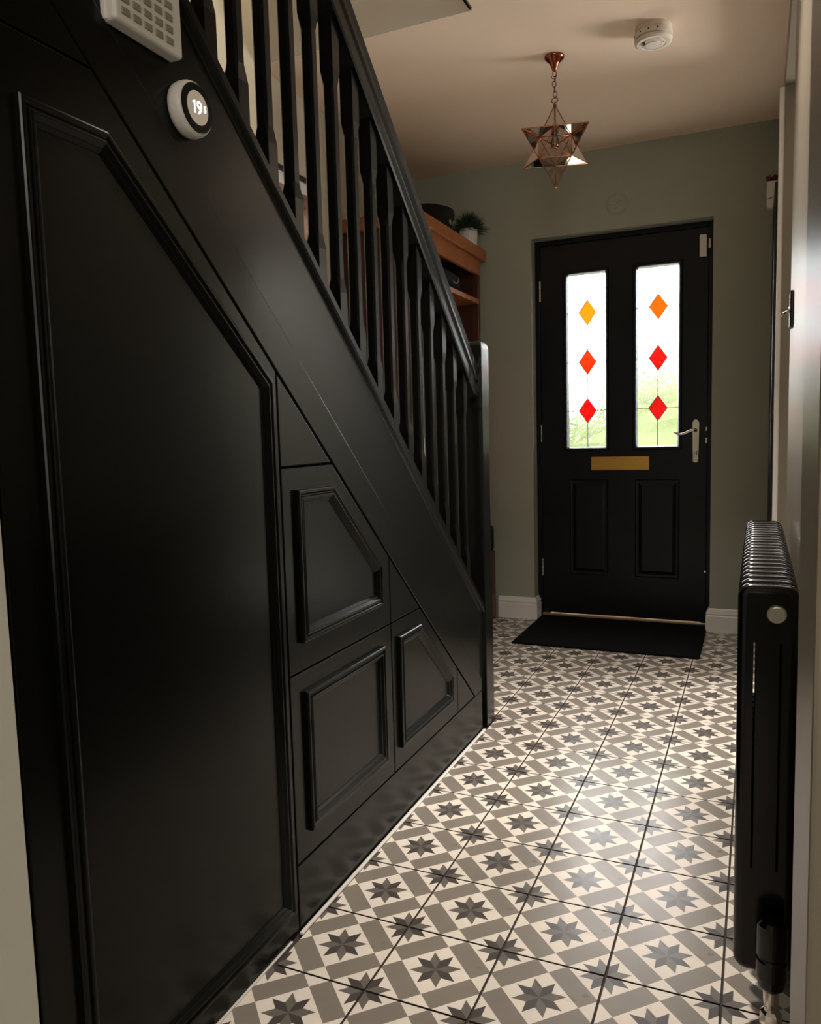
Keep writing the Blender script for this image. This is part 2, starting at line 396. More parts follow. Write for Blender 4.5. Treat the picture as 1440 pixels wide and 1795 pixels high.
# raised and fielded lower panels
for w in PN:
    bm = bmesh.new()
    P = [(w[0], PZ0), (w[1], PZ0), (w[1], PZ1), (w[0], PZ1)]
    rings = []
    for d, h in ((0, 0.0), (.004, .010), (.010, .012), (.018, .012), (.020, .010), (.034, .003), (.036, .0015)):
        rings.append([bm.verts.new((p[0], YD+h, p[1])) for p in offset_poly(P, d)])
    for a, b in zip(rings, rings[1:]):
        for i in range(4): bm.faces.new((a[i], a[(i+1) % 4], b[(i+1) % 4], b[i]))
    bm.faces.new(rings[-1])
    bk = [bm.verts.new((p[0], y1-0.002, p[1])) for p in P]; bm.faces.new(bk)
    for i in range(4): bm.faces.new((rings[0][i], rings[0][(i+1) % 4], bk[(i+1) % 4], bk[i]))
    ob('door_panel', bm, DOORP, door)
# glazing: bead frame, seven clear pieces, three coloured diamonds, lead
DZ = [1.739, 1.466, 1.195]
for wi, (a, b) in enumerate(GW):
    bm = bmesh.new(); P = [(a-0.026, GZ0-0.022), (b+0.026, GZ0-0.022), (b+0.026, GZ1+0.022), (a-0.026, GZ1+0.022)]
    rings = []
    for d, h in ((0, .004), (0, -.004), (.004, -.009), (.014, -.009), (.018, -.004), (.0235, .012), (.0235, .030), (0, .030)):
        Q = offset_poly(P, d) if d else P
        rings.append([bm.verts.new((p[0], YD+h, p[1])) for p in Q])
    for r1, r2 in zip(rings, rings[1:]+rings[:1]):
        for i in range(4): bm.faces.new((r1[i], r1[(i+1) % 4], r2[(i+1) % 4], r2[i]))
    gf = ob('glazing_frame', bm, DOORP, door)
    cx = (a+b)/2+0.004*(1 if wi == 0 else 0.7); A, B = 0.048, 0.068
    a2, b2, z0, z1 = a-0.003, b+0.003, GZ0-0.001, GZ1+0.001
    pieces = [[(a2, z1), (b2, z1), (b2, DZ[0]), (cx+A, DZ[0]), (cx, DZ[0]+B), (cx-A, DZ[0]), (a2, DZ[0])]]
    for k in range(3):
        zt = DZ[k]; last = k == 2; zb = z0 if last else DZ[k+1]
        Lp = [(a2, zt), (cx-A, zt), (cx, zt-B)] + ([(cx, z0), (a2, z0)] if last else [(cx, zb+B), (cx-A, zb), (a2, zb)])
        Rp = [(b2, zt), (cx+A, zt), (cx, zt-B)] + ([(cx, z0), (b2, z0)] if last else [(cx, zb+B), (cx+A, zb), (b2, zb)])
        pieces += [Lp, Rp]
    for p in pieces: ob('clear_pane', nprism(p, YD+0.018, YD+0.022, 'y'), CLEAR, gf)
    cols = ((AMBER, 'amber diamond pane'), (REDO, 'red-orange diamond pane'), (RED, 'red diamond pane')) if wi == 0 else ((ORANGE, 'orange diamond pane'), (RED, 'red diamond pane'), (RED, 'red diamond pane'))
    for zt, (mm, lb) in zip(DZ, cols):
        o = ob('diamond_pane', nprism([(cx-A, zt), (cx, zt-B), (cx+A, zt), (cx, zt+B)], YD+0.0165, YD+0.022, 'y'), mm, gf); o['label'] = lb
    bm = bmesh.new()
    def came(p, q, w=0.0016):
        d = Vector((q[0]-p[0], q[1]-p[1])); d.normalize(); nn = Vector((-d.y, d.x))*w
        prism(bm, [(p[0]-nn.x, p[1]-nn.y), (q[0]-nn.x, q[1]-nn.y), (q[0]+nn.x, q[1]+nn.y), (p[0]+nn.x, p[1]+nn.y)], YD+0.0145, YD+0.024, 'y')
    for k, zt in enumerate(DZ):
        D4 = [(cx-A, zt), (cx, zt-B), (cx+A, zt), (cx, zt+B)]
        for i in range(4): came(D4[i], D4[(i+1) % 4])
        came((a2, zt), (cx-A, zt)); came((cx+A, zt), (b2, zt)); came((cx, zt-B), (cx, z0 if k == 2 else DZ[k+1]+B))
    ob('lead_came', bm, LEAD, gf)
# letterbox
lb = ob('letterbox', nbox((0.049, YD-0.010, 0.859), (0.366, YD+0.001, 0.934), 0.003), BRASS, door); lb['label'] = 'brass letterbox plate'
ob('flap', nbox((0.054, YD-0.0125, 0.863), (0.361, YD-0.0095, 0.921), 0.0015), BRASS, lb)
# lever handle
hp = ob('handle_plate', nprism([(0.606+0.017*math.cos(t), (1.110 if math.sin(t) >= 0 else 0.912)+0.017*math.sin(t)) for t in [i*math.pi/12 for i in range(24)]], YD-0.010, YD, 'y', 0.003), CHROME, door); hp['label'] = 'chrome handle plate'
bm = bmesh.new()
tube(bm, [(0.606, YD-0.008, 1.068), (0.606, YD-0.045, 1.068)], 0.010, 14)
tube(bm, [(0.610, YD-0.046, 1.068), (0.590, YD-0.048, 1.070), (0.572, YD-0.048, 1.064), (0.553, YD-0.047, 1.053), (0.530, YD-0.046, 1.050), (0.510, YD-0.046, 1.055), (0.497, YD-0.045, 1.062)], [.011, .010, .008, .0075, .0075, .007, .005], 12)
ob('lever', bm, CHROME, hp, True)
ob('lock_cylinder', nbox((0.597, YD-0.016, 0.935), (0.614, YD-0.008, 0.962), 0.004), CHROME, hp)
ob('lock_surround', nprism([(0.606+0.014*math.cos(t), (0.955 if math.sin(t) >= 0 else 0.915)+0.014*math.sin(t)) for t in [i*math.pi/8 for i in range(16)]], YD-0.0125, YD-0.009, 'y', 0.0015), CHROME, hp)
for za, zb in ((1.815, 1.929), (1.023, 1.121), (0.243, 0.345)):
    bm = bmesh.new(); n = 5
    for k in range(n): lathe(bm, [(.0052, za+(zb-za)*k/n+.001), (.0052, za+(zb-za)*(k+1)/n-.001)], 10, Matrix.Translation((-0.2335, YD-0.010, 0)))
    ob('hinge', bm, CHROME, door)['label'] = 'bright metal hinge'
for za, zb in ((1.065, 1.085), (1.000, 1.028), (0.300, 0.310)):
    ob('keep', nbox((0.655, YD-0.004, za), (0.663, YD+0.003, zb), 0.001), CHROME, door)
# contact sensor pair
t_ = empty('door_sensor', (0.636, YD, 2.02)); tag(t_, 'white door contact sensor at the top right of the front door', 'sensor')
def local(o, p): return o
def rel(bm, o):
    for v in bm.verts: v.co -= o.location
    return bm
ob('sensor_body', rel(nbox((0.617, YD-0.020, 1.968), (0.653, YD-0.0005, 2.080), 0.003), t_), PLASTIC, t_)
ob('magnet', rel(nbox((0.6615, YD-0.020, 2.008), (0.672, YD-0.0085, 2.056), 0.002), t_), PLASTIC, t_)
# painted-over vent cover above the door
vt = empty('wall_vent', (0.208, YW, 2.271)); tag(vt, 'round vent cover painted over in the wall colour above the front door', 'vent')
bm = nlathe([(0.058, 0), (0.058, 0.002), (0.054, 0.0045), (0.048, 0.0045), (0.045, 0.002), (0.002, 0.002)], 40, Matrix.Rotation(math.pi/2, 4, 'X'))
ob('vent_cover', bm, SAGE, vt)
bm = bmesh.new()
for k in range(9):
    p0 = Vector((random.uniform(-.028, .028), -0.003, random.uniform(-.012, .03))); pts = [p0.copy()]
    for q in range(3): p0 = p0 + Vector((random.uniform(-.014, .014), 0, random.uniform(-.014, .014))); pts.append(p0.copy())
    tube(bm, pts, 0.0015, 6)
ob('cracked_relief', bm, SAGE, vt)

# ---------------------------------------------------------------- doormat
tag(ob('doormat', nbox((-0.238, 2.545, 0.0), (0.674, YD-0.012, 0.011), 0.004), MATB), 'plain black doormat lying in front of the front door', 'doormat')

# ---------------------------------------------------------------- staircase
stair = empty('staircase', (-0.45, 1.44, 0)); tag(stair, 'black painted staircase with square balusters, handrail and newel post', 'staircase')
stair.location = (0, 0, 0)
def zl(c, y): return c - slope*y
YT = -1.25
def band(c0, c1, ya, yb): return [(ya, zl(c0, ya)), (yb, zl(c0, yb)), (yb, zl(c1, yb)), (ya, zl(c1, ya))]
ob('string_board', nprism(band(1.40, 1.705, YT, 1.405), -0.046, -0.006, 'x', 0.0012), BLACK, stair)
ob('string_fascia', nprism([(YT, zl(1.3255, YT)), (1.300, zl(1.3255, 1.300)), (1.350, 0.152), (1.372, 0.152), (1.372, zl(1.437, 1.372)), (YT, zl(1.437, YT))], -0.030, 0.0, 'x', 0.0025), BLACK, stair)
bm = bmesh.new()
PR = [(-0.078, 0.0), (-0.078, -0.026), (-0.050, -0.034), (-0.006, -0.034), (-0.004, -0.027), (0.004, -0.024), (0.006, -0.018), (0.006, -0.004), (0.003, 0.0), (-0.014, 0.001), (-0.016, -0.005), (-0.064, -0.005), (-0.066, 0.0)]
def sweep_rail(bm, prof, c, ya, yb):
    k = 1/math.cos(math.atan(slope))
    A = [bm.verts.new((p[0], ya, zl(c, ya)+p[1]*k)) for p in prof]; B = [bm.verts.new((p[0], yb, zl(c, yb)+p[1]*k)) for p in prof]
    n = len(prof); bm.faces.new(A); bm.faces.new(B[::-1])
    for i in range(n): bm.faces.new((A[i], A[(i+1) % n], B[(i+1) % n], B[i]))
sweep_rail(bm, PR, 1.733, YT, 1.402); ob('base_rail', bm, BLACK, stair)
bm = bmesh.new()
HR = [(-0.066, -0.098), (-0.014, -0.098), (-0.011, -0.092), (-0.011, -0.060), (-0.006, -0.052), (-0.006, -0.040), (-0.010, -0.034), (-0.008, -0.010), (-0.014, -0.002), (-0.026, 0.003), (-0.054, 0.003), (-0.066, -0.002), (-0.072, -0.010), (-0.070, -0.034), (-0.074, -0.040), (-0.074, -0.052), (-0.069, -0.060), (-0.069, -0.092)]
sweep_rail(bm, HR, 2.608, YT, 1.402); ob('handrail', bm, BLACK, stair)
# newel post: square with stop chamfers and eased top
def post(bm, cx, cy, secs, tilt0=0.0, tilt1=0.0):
    """secs: list of (z, half, chamfer)"""
    rings = []
    for i, (z, h, c) in enumerate(secs):
        pts = [(h, h-c), (h-c, h), (-h+c, h), (-h, h-c), (-h, -h+c), (-h+c, -h), (h-c, -h), (h, -h+c)]
        sl = tilt0 if i == 0 else (tilt1 if i == len(secs)-1 else 0)
        rings.append([bm.verts.new((cx+p[0], cy+p[1], z-sl*p[1])) for p in pts])
    for a, b in zip(rings, rings[1:]):
        for i in range(8): bm.faces.new((a[i], a[(i+1) % 8], b[(i+1) % 8], b[i]))
    bm.faces.new(rings[0][::-1]); bm.faces.new(rings[-1])
bm = bmesh.new()
post(bm, -0.032, 1.444, [(0, .041, .002), (0.545, .041, .002), (0.556, .0405, .0045), (1.165, .0405, .0045), (1.176, .041, .002), (1.385, .041, .002), (1.397, .0395, .004), (1.406, .035, .006), (1.411, .028, .008)])
ob('newel_post', bm, mat('black_gloss_paint', (0.0035, 0.0038, 0.0032), 0.22, spec=0.5), stair)
yk = [1.317-0.0957*n for n in range(19)]
for y in yk:
    zb, zt = zl(1.722, y), zl(2.608, y)-0.128
    bm = bmesh.new()
    post(bm, -0.040, y, [(zb, .0175, .0008), (zb+0.125, .0175, .0008), (zb+0.160, .0143, .005), (zt-0.150, .0143, .005), (zt-0.115, .0175, .0008), (zt, .0175, .0008)], slope, slope)
    ob('baluster', bm, BLACK, stair)
CARPET = mat('grey_stair_carpet', (0.19, 0.18, 0.165), 0.95, bump=0.4, bscale=300, spec=0.1)
rise, going = 0.1975, 0.1975/slope
for k in range(11):
    yr = 1.40 - k*going
    ob('riser', nbox((XL+0.031, yr-0.018, k*rise), (-0.047, yr, (k+1)*rise-0.024)), CARPET, stair)
    ob('tread', nbox((XL+0.031, yr-going-0.018, (k+1)*rise-0.024), (-0.047, yr+0.016, (k+1)*rise), 0.006), CARPET, stair)
ob('wall_string', nprism(band(1.36, 1.76, YT, 1.44), XL+0.001, XL+0.030, 'x', 0.002), BLACK, stair)

# ---------------------------------------------------------------- tall understairs cupboard
cup = empty('understairs_cupboard', (0, -0.22, 0)); tag(cup, 'tall black understairs cupboard door with one large slanted moulded panel', 'cupboard')
cup.location = (0, 0, 0)
gp = 0.0022; Y1 = 0.109
ob('carcass', nprism([(-0.552, 0.004), (Y1, 0.004), (Y1, zl(1.36, Y1)), (-0.552, zl(1.36, -0.552))], -0.060, -0.048, 'x'), BLACK2, cup)
leafp = [(-0.550, 0.006), (Y1-gp, 0.006), (Y1-gp, zl(1.3205, Y1)), (-0.345, zl(1.3205, -0.345)), (-0.550, zl(1.3205, -0.345))]
cl = ob('cupboard_door', nprism(leafp, -0.022, 0.0, 'x', 0.0018), BLACK, cup)
moulding('panel_moulding', [(-0.486, 0.060), (0.084, 0.060), (0.084, 1.199), (-0.330, 1.549), (-0.486, 1.549)], 0.0, cl)
ob('top_filler', nprism([(-0.550, zl(1.3205, -0.345)+0.004), (-0.347, zl(1.3205, -0.345)+0.004), (-0.550, zl(1.3205, -0.550))], -0.022, 0.0, 'x', 0.0015), BLACK, cup)
# wall above the string line at the top left
struct(ob('wall_left_panel', nprism([(-0.556, zl(1.70, -0.556)), (YT, zl(1.70, YT)), (YT, 2.6), (-0.556, 2.6)], -0.046, -0.010, 'x'), BLACK), 'black panelling above the tall cupboard', 'wall')

# ---------------------------------------------------------------- understairs drawers
cab = empty('understairs_drawer_unit', (0, 0.7, 0)); tag(cab, 'black understairs unit of stepped pull-out fronts with moulded panels', 'cabinet')
cab.location = (0, 0, 0)
Y2, Y3, YE = 0.618, 1.120, 1.372
Z1, Z2, ZP = 1.024, 0.575, 0.152
ob('carcass', nprism([(Y1, 0.004), (1.36, 0.004), (1.36, 0.12), (Y1, zl(1.36, Y1))], -0.060, -0.048, 'x'), BLACK2, cab)
C0 = 1.3205
def yl(z): return (C0-z)/slope
def front(name, poly, mould=None):
    o = ob(name, nprism(offset_poly(poly, gp), -0.024, 0.0, 'x', 0.0018), BLACK, cab)
    if mould: moulding('panel_moulding', mould, 0.0, o)
    return o
front('filler_panel', [(Y1, Z1), (yl(Z1), Z1), (Y1, zl(C0, Y1))])
front('cupboard_front', [(Y1, Z2), (Y2, Z2), (Y2, zl(C0, Y2)), (yl(Z1), Z1), (Y1, Z1)], [(0.158, 0.639), (0.558, 0.639), (0.558, 0.747), (0.316, 0.974), (0.158, 0.974)])
front('drawer_front', [(Y1, ZP), (Y2, ZP), (Y2, Z2), (Y1, Z2)], [(0.163, 0.209), (0.562, 0.209), (0.562, 0.528), (0.163, 0.528)])
front('filler_panel', [(Y2, Z2), (yl(Z2), Z2), (Y2, zl(C0, Y2))])
front('cupboard_front', [(Y2, ZP), (Y3, ZP), (Y3, zl(C0, Y3)), (yl(Z2), Z2), (Y2, Z2)], [(0.654, 0.211), (1.061, 0.211), (1.061, 0.299), (0.806, 0.530), (0.654, 0.530)])
front('filler_panel', [(Y3, ZP), (yl(ZP), ZP), (Y3, zl(C0, Y3))])
ob('plinth', nprism([(Y1+gp, 0.002), (YE, 0.002), (YE, ZP-gp), (Y1+gp, ZP-gp)], -0.024, 0.0, 'x', 0.0018), BLACK, cab)

# ---------------------------------------------------------------- keypad and thermostat on the string
XF = -0.006
kp = empty('alarm_keypad', (XF, -0.235, 1.775)); tag(kp, 'white alarm keypad with worn grey keys on the black stair side', 'keypad')
def zk(y, z): return z
ob('keypad_body', rel(nprism([(-0.313, 1.716), (-0.160, 1.716), (-0.160, 1.836), (-0.313, 1.836)], XF, XF+0.028, 'x', 0.006, 3), kp), PLASTIC, kp)
ob('backplate', rel(nprism([(-0.3155, 1.7175), (-0.1615, 1.7175), (-0.1615, 1.835), (-0.3155, 1.835)], XF, XF+0.012, 'x', 0.003), kp), PLASTIC, kp)
me = None
for r in range(4):
    for c in range(5):
        y = -0.292+c*0.0245; z = 1.733+r*0.0185
        if me is None:
            k0 = ob('key', nbox((-0.001, -0.0085, -0.0055), (0.0022, 0.0085, 0.0055), 0.001, 1), GREYP, kp); me = k0.data
        else: k0 = link('key', me, None, kp)
        k0.location = (XF+0.028-kp.location.x, y-kp.location.y, z-kp.location.z)
ob('display', rel(nbox((XF+0.0275, -0.245, 1.808), (XF+0.0287, -0.172, 1.828), 0.0005), kp), mat('dark_display', (0.03, 0.012, 0.010), 0.2), kp)

th = empty('thermostat', (XF, -0.132, 1.650)); tag(th, 'round white thermostat with a black ring showing nineteen degrees', 'thermostat')
RX = Matrix.Rotation(math.pi/2, 4, 'Y')
ob('thermostat_body', nlathe([(0.040, 0), (0.0445, 0.002), (0.046, 0.010), (0.0455, 0.020), (0.043, 0.026), (0.0395, 0.028)], 48, RX), PLASTIC, th, True)
ob('bezel', nlathe([(0.0402, 0.0272), (0.0402, 0.0288), (0.0385, 0.0296), (0.0275, 0.0296)], 48, RX), mat('gloss_black_ring', (0.004, 0.004, 0.004), 0.15), th)
ob('screen', nlathe([(0.0275, 0.0294), (0.0275, 0.0300), (0.001, 0.0300)], 48, RX), mat('backlit_screen', (0.30, 0.26, 0.20), 0.3, emit=(0.42, 0.36, 0.27), estr=0.45), th)
TXT = mat('backlit_digits', (0.9, 0.9, 0.88), 0.4, emit=(1, 1, 0.97), estr=1.0)
TM_ = Matrix(((0, 0, 1, 0), (1, 0, 0, 0), (0, 1, 0, 0), (0, 0, 0, 1)))
ob('digits', nprism([(-0.0135, 0.0055), (-0.0105, 0.0055), (-0.0105, -0.0105), (-0.0068, -0.0105), (-0.0068, 0.0105), (-0.0092, 0.0105), (-0.0110, 0.0086), (-0.0135, 0.0084)], 0.0301, 0.0307), TXT, th)
text_mesh('digits', '9', 0.030, Matrix.Translation((0.0304, 0.0040, 0.0)) @ TM_, TXT, th)
text_mesh('digits', '5', 0.015, Matrix.Translation((0.0304, 0.0185, 0.0025)) @ TM_, TXT, th)

# ---------------------------------------------------------------- star pendant lamp
lp = empty('star_pendant_lamp', (0.145, 1.976, 2.225)); tag(lp, 'copper framed glass star pendant hanging on a chain from the ceiling', 'lamp')
def clearglass(name, tint, gloss):
    M = bpy.data.materials.new(name); M.use_nodes = True; n = M.node_tree; n.nodes.clear()
    out = n.nodes.new('ShaderNodeOutputMaterial'); tr = n.nodes.new('ShaderNodeBsdfTransparent'); tr.inputs[0].default_value = (*tint, 1)
    gl = n.nodes.new('ShaderNodeBsdfGlossy'); gl.inputs['Roughness'].default_value = 0.03; gl.inputs[0].default_value = (.95, .95, .93, 1)
    fr = n.nodes.new('ShaderNodeFresnel'); fr.inputs[0].default_value = gloss
    mx = n.nodes.new('ShaderNodeMixShader'); n.links.new(fr.outputs[0], mx.inputs[0]); n.links.new(tr.outputs[0], mx.inputs[1]); n.links.new(gl.outputs[0], mx.inputs[2]); n.links.new(mx.outputs[0], out.inputs[0])
    return M
PANE = clearglass('lamp_pane_glass', (0.93, 0.90, 0.87), 1.55)
Rs = 0.160
# eight-pointed star: two interlocking tetrahedra over an inner octahedron
az = math.radians(13-90)
rr3, z3 = Rs*2*math.sqrt(2)/3, Rs/3
tips = [Vector((0, 0, Rs)), Vector((0, 0, -Rs))]
up3 = [Vector((rr3*math.cos(az+math.radians(60+120*k)), rr3*math.sin(az+math.radians(60+120*k)), z3)) for k in range(3)]
lo3 = [-v for v in up3]
tet = [[tips[0]]+lo3, [tips[1]]+up3]
bm = bmesh.new(); panes = []; octs = []
for tt in tet:
    for i in range(4):
        for j in range(i+1, 4):
            tube(bm, [tt[i]*0.99, tt[j]*0.99], 0.0024, 4)
            c = (tt[i]+tt[j])/2
            if all((c-q).length > 1e-4 for q in octs): octs.append(c)
for i in range(6):
    for j in range(i+1, 6):
        if (octs[i]-octs[j]).length < octs[i].length*1.6: tube(bm, [octs[i], octs[j]], 0.0022, 4)
for tt in tet:
    for i in range(4):
        ms = [(tt[i]+tt[j])/2 for j in range(4) if j != i]
        for a in range(3): panes.append((tt[i], ms[a], ms[(a+1) % 3]))
ob('frame', bm, COPPER, lp)
A0, B0, C0_ = panes[0]
def basis(p):
    x = (p[2]-p[1]).normalized(); c = (p[1]+p[2])/2; zz = (p[0]-c); y = (zz-x*zz.dot(x)).normalized(); w = x.cross(y)
    mm = Matrix((x, y, w)).transposed().to_4x4(); mm.translation = c; return mm
ib = basis(panes[0]).inverted()
pl = [ib @ Vector(q) for q in panes[0]]
me = bpy.data.meshes.new('glass_pane'); cc = sum(pl, Vector())/3
me.from_pydata([cc+(q-cc)*0.985 for q in pl], [], [(0, 1, 2)]); me.materials.append(PANE)
for p in panes:
    o = link('glass_pane', me, None, lp); o.matrix_local = basis(p)
zt = ZC-lp.location.z
bm = nlathe([(0.0395, zt), (0.0395, zt-0.006), (0.036, zt-0.012), (0.026, zt-0.020), (0.017, zt-0.032), (0.012, zt-0.046), (0.008, zt-0.054), (0.0045, zt-0.058)], 32)
ob('ceiling_rose', bm, mat('polished_red_copper', (0.36, 0.10, 0.06), 0.18, metal=1.0), lp, True)
bm = bmesh.new()
zc0, zc1 = zt-0.056, Rs+0.030; nl = 5; ln = (zc0-zc1)/nl
for k in range(nl):
    zc = zc0-ln*(k+.5); pts = []; hh = ln*0.60; ww = 0.0072; tw = k % 2*math.pi/2+0.4
    for q in range(14):
        t = 2*math.pi*q/14; X = ww*math.cos(t); pts.append((X*math.cos(tw)+0.002*math.sin(k*2.1), X*math.sin(tw), zc+hh*math.sin(t)))
    tube(bm, pts, 0.0017, 6, True)
tube(bm, [(0.006, 0, zc0-0.012), (0.008, 0, zc0-0.02), (-0.002, 0, zc0-0.03), (-0.012, 0.0, zc0-0.022), (-0.014, 0, zc0-0.014)], 0.0016, 6)
ob('chain', bm, DCOPPER, lp)
bm = bmesh.new(); tube(bm, [(0.0125*math.cos(t), 0.0125*math.sin(t)*0.6, Rs+0.016+0.0125*math.sin(t)) for t in [2*math.pi*i/18 for i in range(18)]], 0.0019, 6, True)
lathe(bm, [(0.006, Rs-0.012), (0.007, Rs-0.004), (0.003, Rs+0.005)], 12)
ob('hanging_ring', bm, DCOPPER, lp)
ob('lamp_holder', nlathe([(0.004, 0.150), (0.004, 0.085), (0.014, 0.080), (0.015, 0.045), (0.012, 0.040)], 18), mat('dark_brown_holder', (0.05, 0.03, 0.022), 0.4), lp)
ob('bulb', nlathe([(0.010, 0.042), (0.011, 0.034), (0.015, 0.022), (0.0165, 0.010), (0.014, -0.002), (0.008, -0.008), (0.002, -0.0095)], 24), clearglass('bulb_glass', (0.85, 0.83, 0.80), 1.5), lp, True)
bm = nlathe([(0.0035, -0.006), (0.0045, 0), (0.0035, 0.006)], 12, Matrix.Translation((0, 0, -Rs))); ob('finial', bm, COPPER, lp, True)

# ---------------------------------------------------------------- smoke alarm
sm = empty('smoke_alarm', (0.530, 1.925, ZC)); tag(sm, 'round white smoke alarm on the ceiling right of the star lamp', 'smoke alarm')
ob('base', nlathe([(0.066, 0), (0.066, -0.016), (0.064, -0.018), (0.068, -0.020), (0.069, -0.038), (0.066, -0.040)], 48), CREAM, sm)
ob('cover', nlathe([(0.062, -0.038), (0.062, -0.044), (0.068, -0.045), (0.067, -0.052), (0.060, -0.056), (0.047, -0.057), (0.045, -0.054), (0.043, -0.057), (0.030, -0.060), (0.028, -0.057), (0.0265, -0.061), (0.002, -0.062)], 48), CREAM, sm)
ob('slot', rel(nbox((0.494, 1.897, ZC-0.0605), (0.503, 1.914, ZC-0.0565)), sm), BLACK2, sm)
ob('indicator', nlathe([(0.002, -0.0595), (0.0015, -0.0615), (0.0005, -0.062)], 10, Matrix.Translation((0.037, -0.008, 0))), PLASTIC, sm)
for a in (200, 235, 262, 290):
    bm = bmesh.new(); box(bm, (0.0692*math.cos(math.radians(a))-.002, 0.0692*math.sin(math.radians(a))-.002, -0.031), (0.0692*math.cos(math.radians(a))+.002, 0.0692*math.sin(math.radians(a))+.002, -0.027))
    ob('vent_hole', bm, BLACK2, sm)

# ---------------------------------------------------------------- motion sensor with red ornament
ps = empty('motion_sensor', (0.952, 3.05, 2.19)); tag(ps, 'white rounded motion sensor high in the right corner by the front door', 'sensor')
bm = nprism([(-0.021, -0.045), (-0.017, -0.058), (-0.008, -0.064), (0.010, -0.064), (0.019, -0.058), (0.023, -0.045), (0.023, 0.058), (0.018, 0.064), (-0.016, 0.064), (-0.021, 0.058)], -0.045, 0.0, 'y', 0.006, 3)
ob('sensor_body', bm, PLASTIC, ps)
ob('slot', nprism([(-0.017, -0.022), (0.012, -0.014), (0.012, -0.011), (-0.017, -0.019)], -0.0465, -0.044, 'y'), BLACK2, ps)
ob('bracket', nbox((-0.010, -0.002, -0.02), (0.016, 0.0565, 0.02), 0.002), PLASTIC, ps)
REDM = mat('dark_red_cloth', (0.13, 0.010, 0.014), 0.6)
bm = bmesh.new()
for k in range(6):
    a = k*math.pi/3; prof = [(0.001, 0), (0.007, 0.006), (0.009, 0.014), (0.006, 0.024), (0.002, 0.030)]
    lathe(bm, prof, 8, Matrix.Translation((0.954+0.010*math.cos(a), 3.034+0.008*math.sin(a), 2.257)) @ Matrix.Rotation(0.5, 4, Vector((-math.sin(a), math.cos(a), 0))))
tag(ob('red_bow', bm, REDM, None, True), 'small dark red bow sitting on top of the motion sensor', 'ornament')

# ---------------------------------------------------------------- right wall: white casing, black panel, light switch
bm = bmesh.new()
for a, b, d in ((2.405, 2.440, .020), (2.440, 2.452, .013), (2.452, 2.475, .017), (2.475, 2.545, .010)): box(bm, (XR-d, a, 0), (XR+0.004, b, ZO), 0.002)
box(bm, (XR-0.006, 2.545, 2.12), (XR+0.004, 3.095, 2.40), 0.002)
struct(ob('trim_4', bm, WHITE), 'white moulded door casing at the far end of the right wall', 'trim')
bp_ = empty('tall_black_panel', (XR, 2.8, 0)); tag(bp_, 'tall narrow black framed panel on the right wall beside the white casing', 'panel')
ob('board', rel(nbox((XR-0.018, 2.60, 0.10), (XR, 3.04, 2.085)), bp_), mat('black_panel_face', (0.006, 0.006, 0.009), 0.25), bp_)
bm = bmesh.new()
for a, b in (((2.56, 0.06), (2.60, 2.125)), ((3.04, 0.06), (3.08, 2.125)), ((2.60, 2.085), (3.04, 2.125)), ((2.60, 0.06), (3.04, 0.10))): box(bm, (XR-0.030, a[0], a[1]), (XR, b[0], b[1]), 0.003)
ob('panel_frame', rel(bm, bp_), mat('black_panel_frame', (0.005, 0.005, 0.007), 0.35), bp_)
ls = empty('light_switch', (XR, 1.115, 1.392)); tag(ls, 'dark chrome toggle light switch on the right wall above the radiator', 'light switch')
ob('switch_plate', nbox((-0.009, -0.043, -0.047), (-0.0005, 0.043, 0.047), 0.003), mat('black_nickel', (0.10, 0.095, 0.09), 0.2, metal=1.0), ls)
bm = nlathe([(0.010, 0), (0.010, 0.004), (0.006, 0.006)], 16, Matrix.Translation((-0.008, 0, 0)) @ Matrix.Rotation(-math.pi/2, 4, 'Y')); ob('collar', bm, CHROME, ls)
bm = bmesh.new(); tube(bm, [(-0.012, 0, 0), (-0.022, 0, -0.006), (-0.030, 0, -0.011)], [.003, .0035, .005], 10); ob('toggle', bm, CHROME, ls, True)

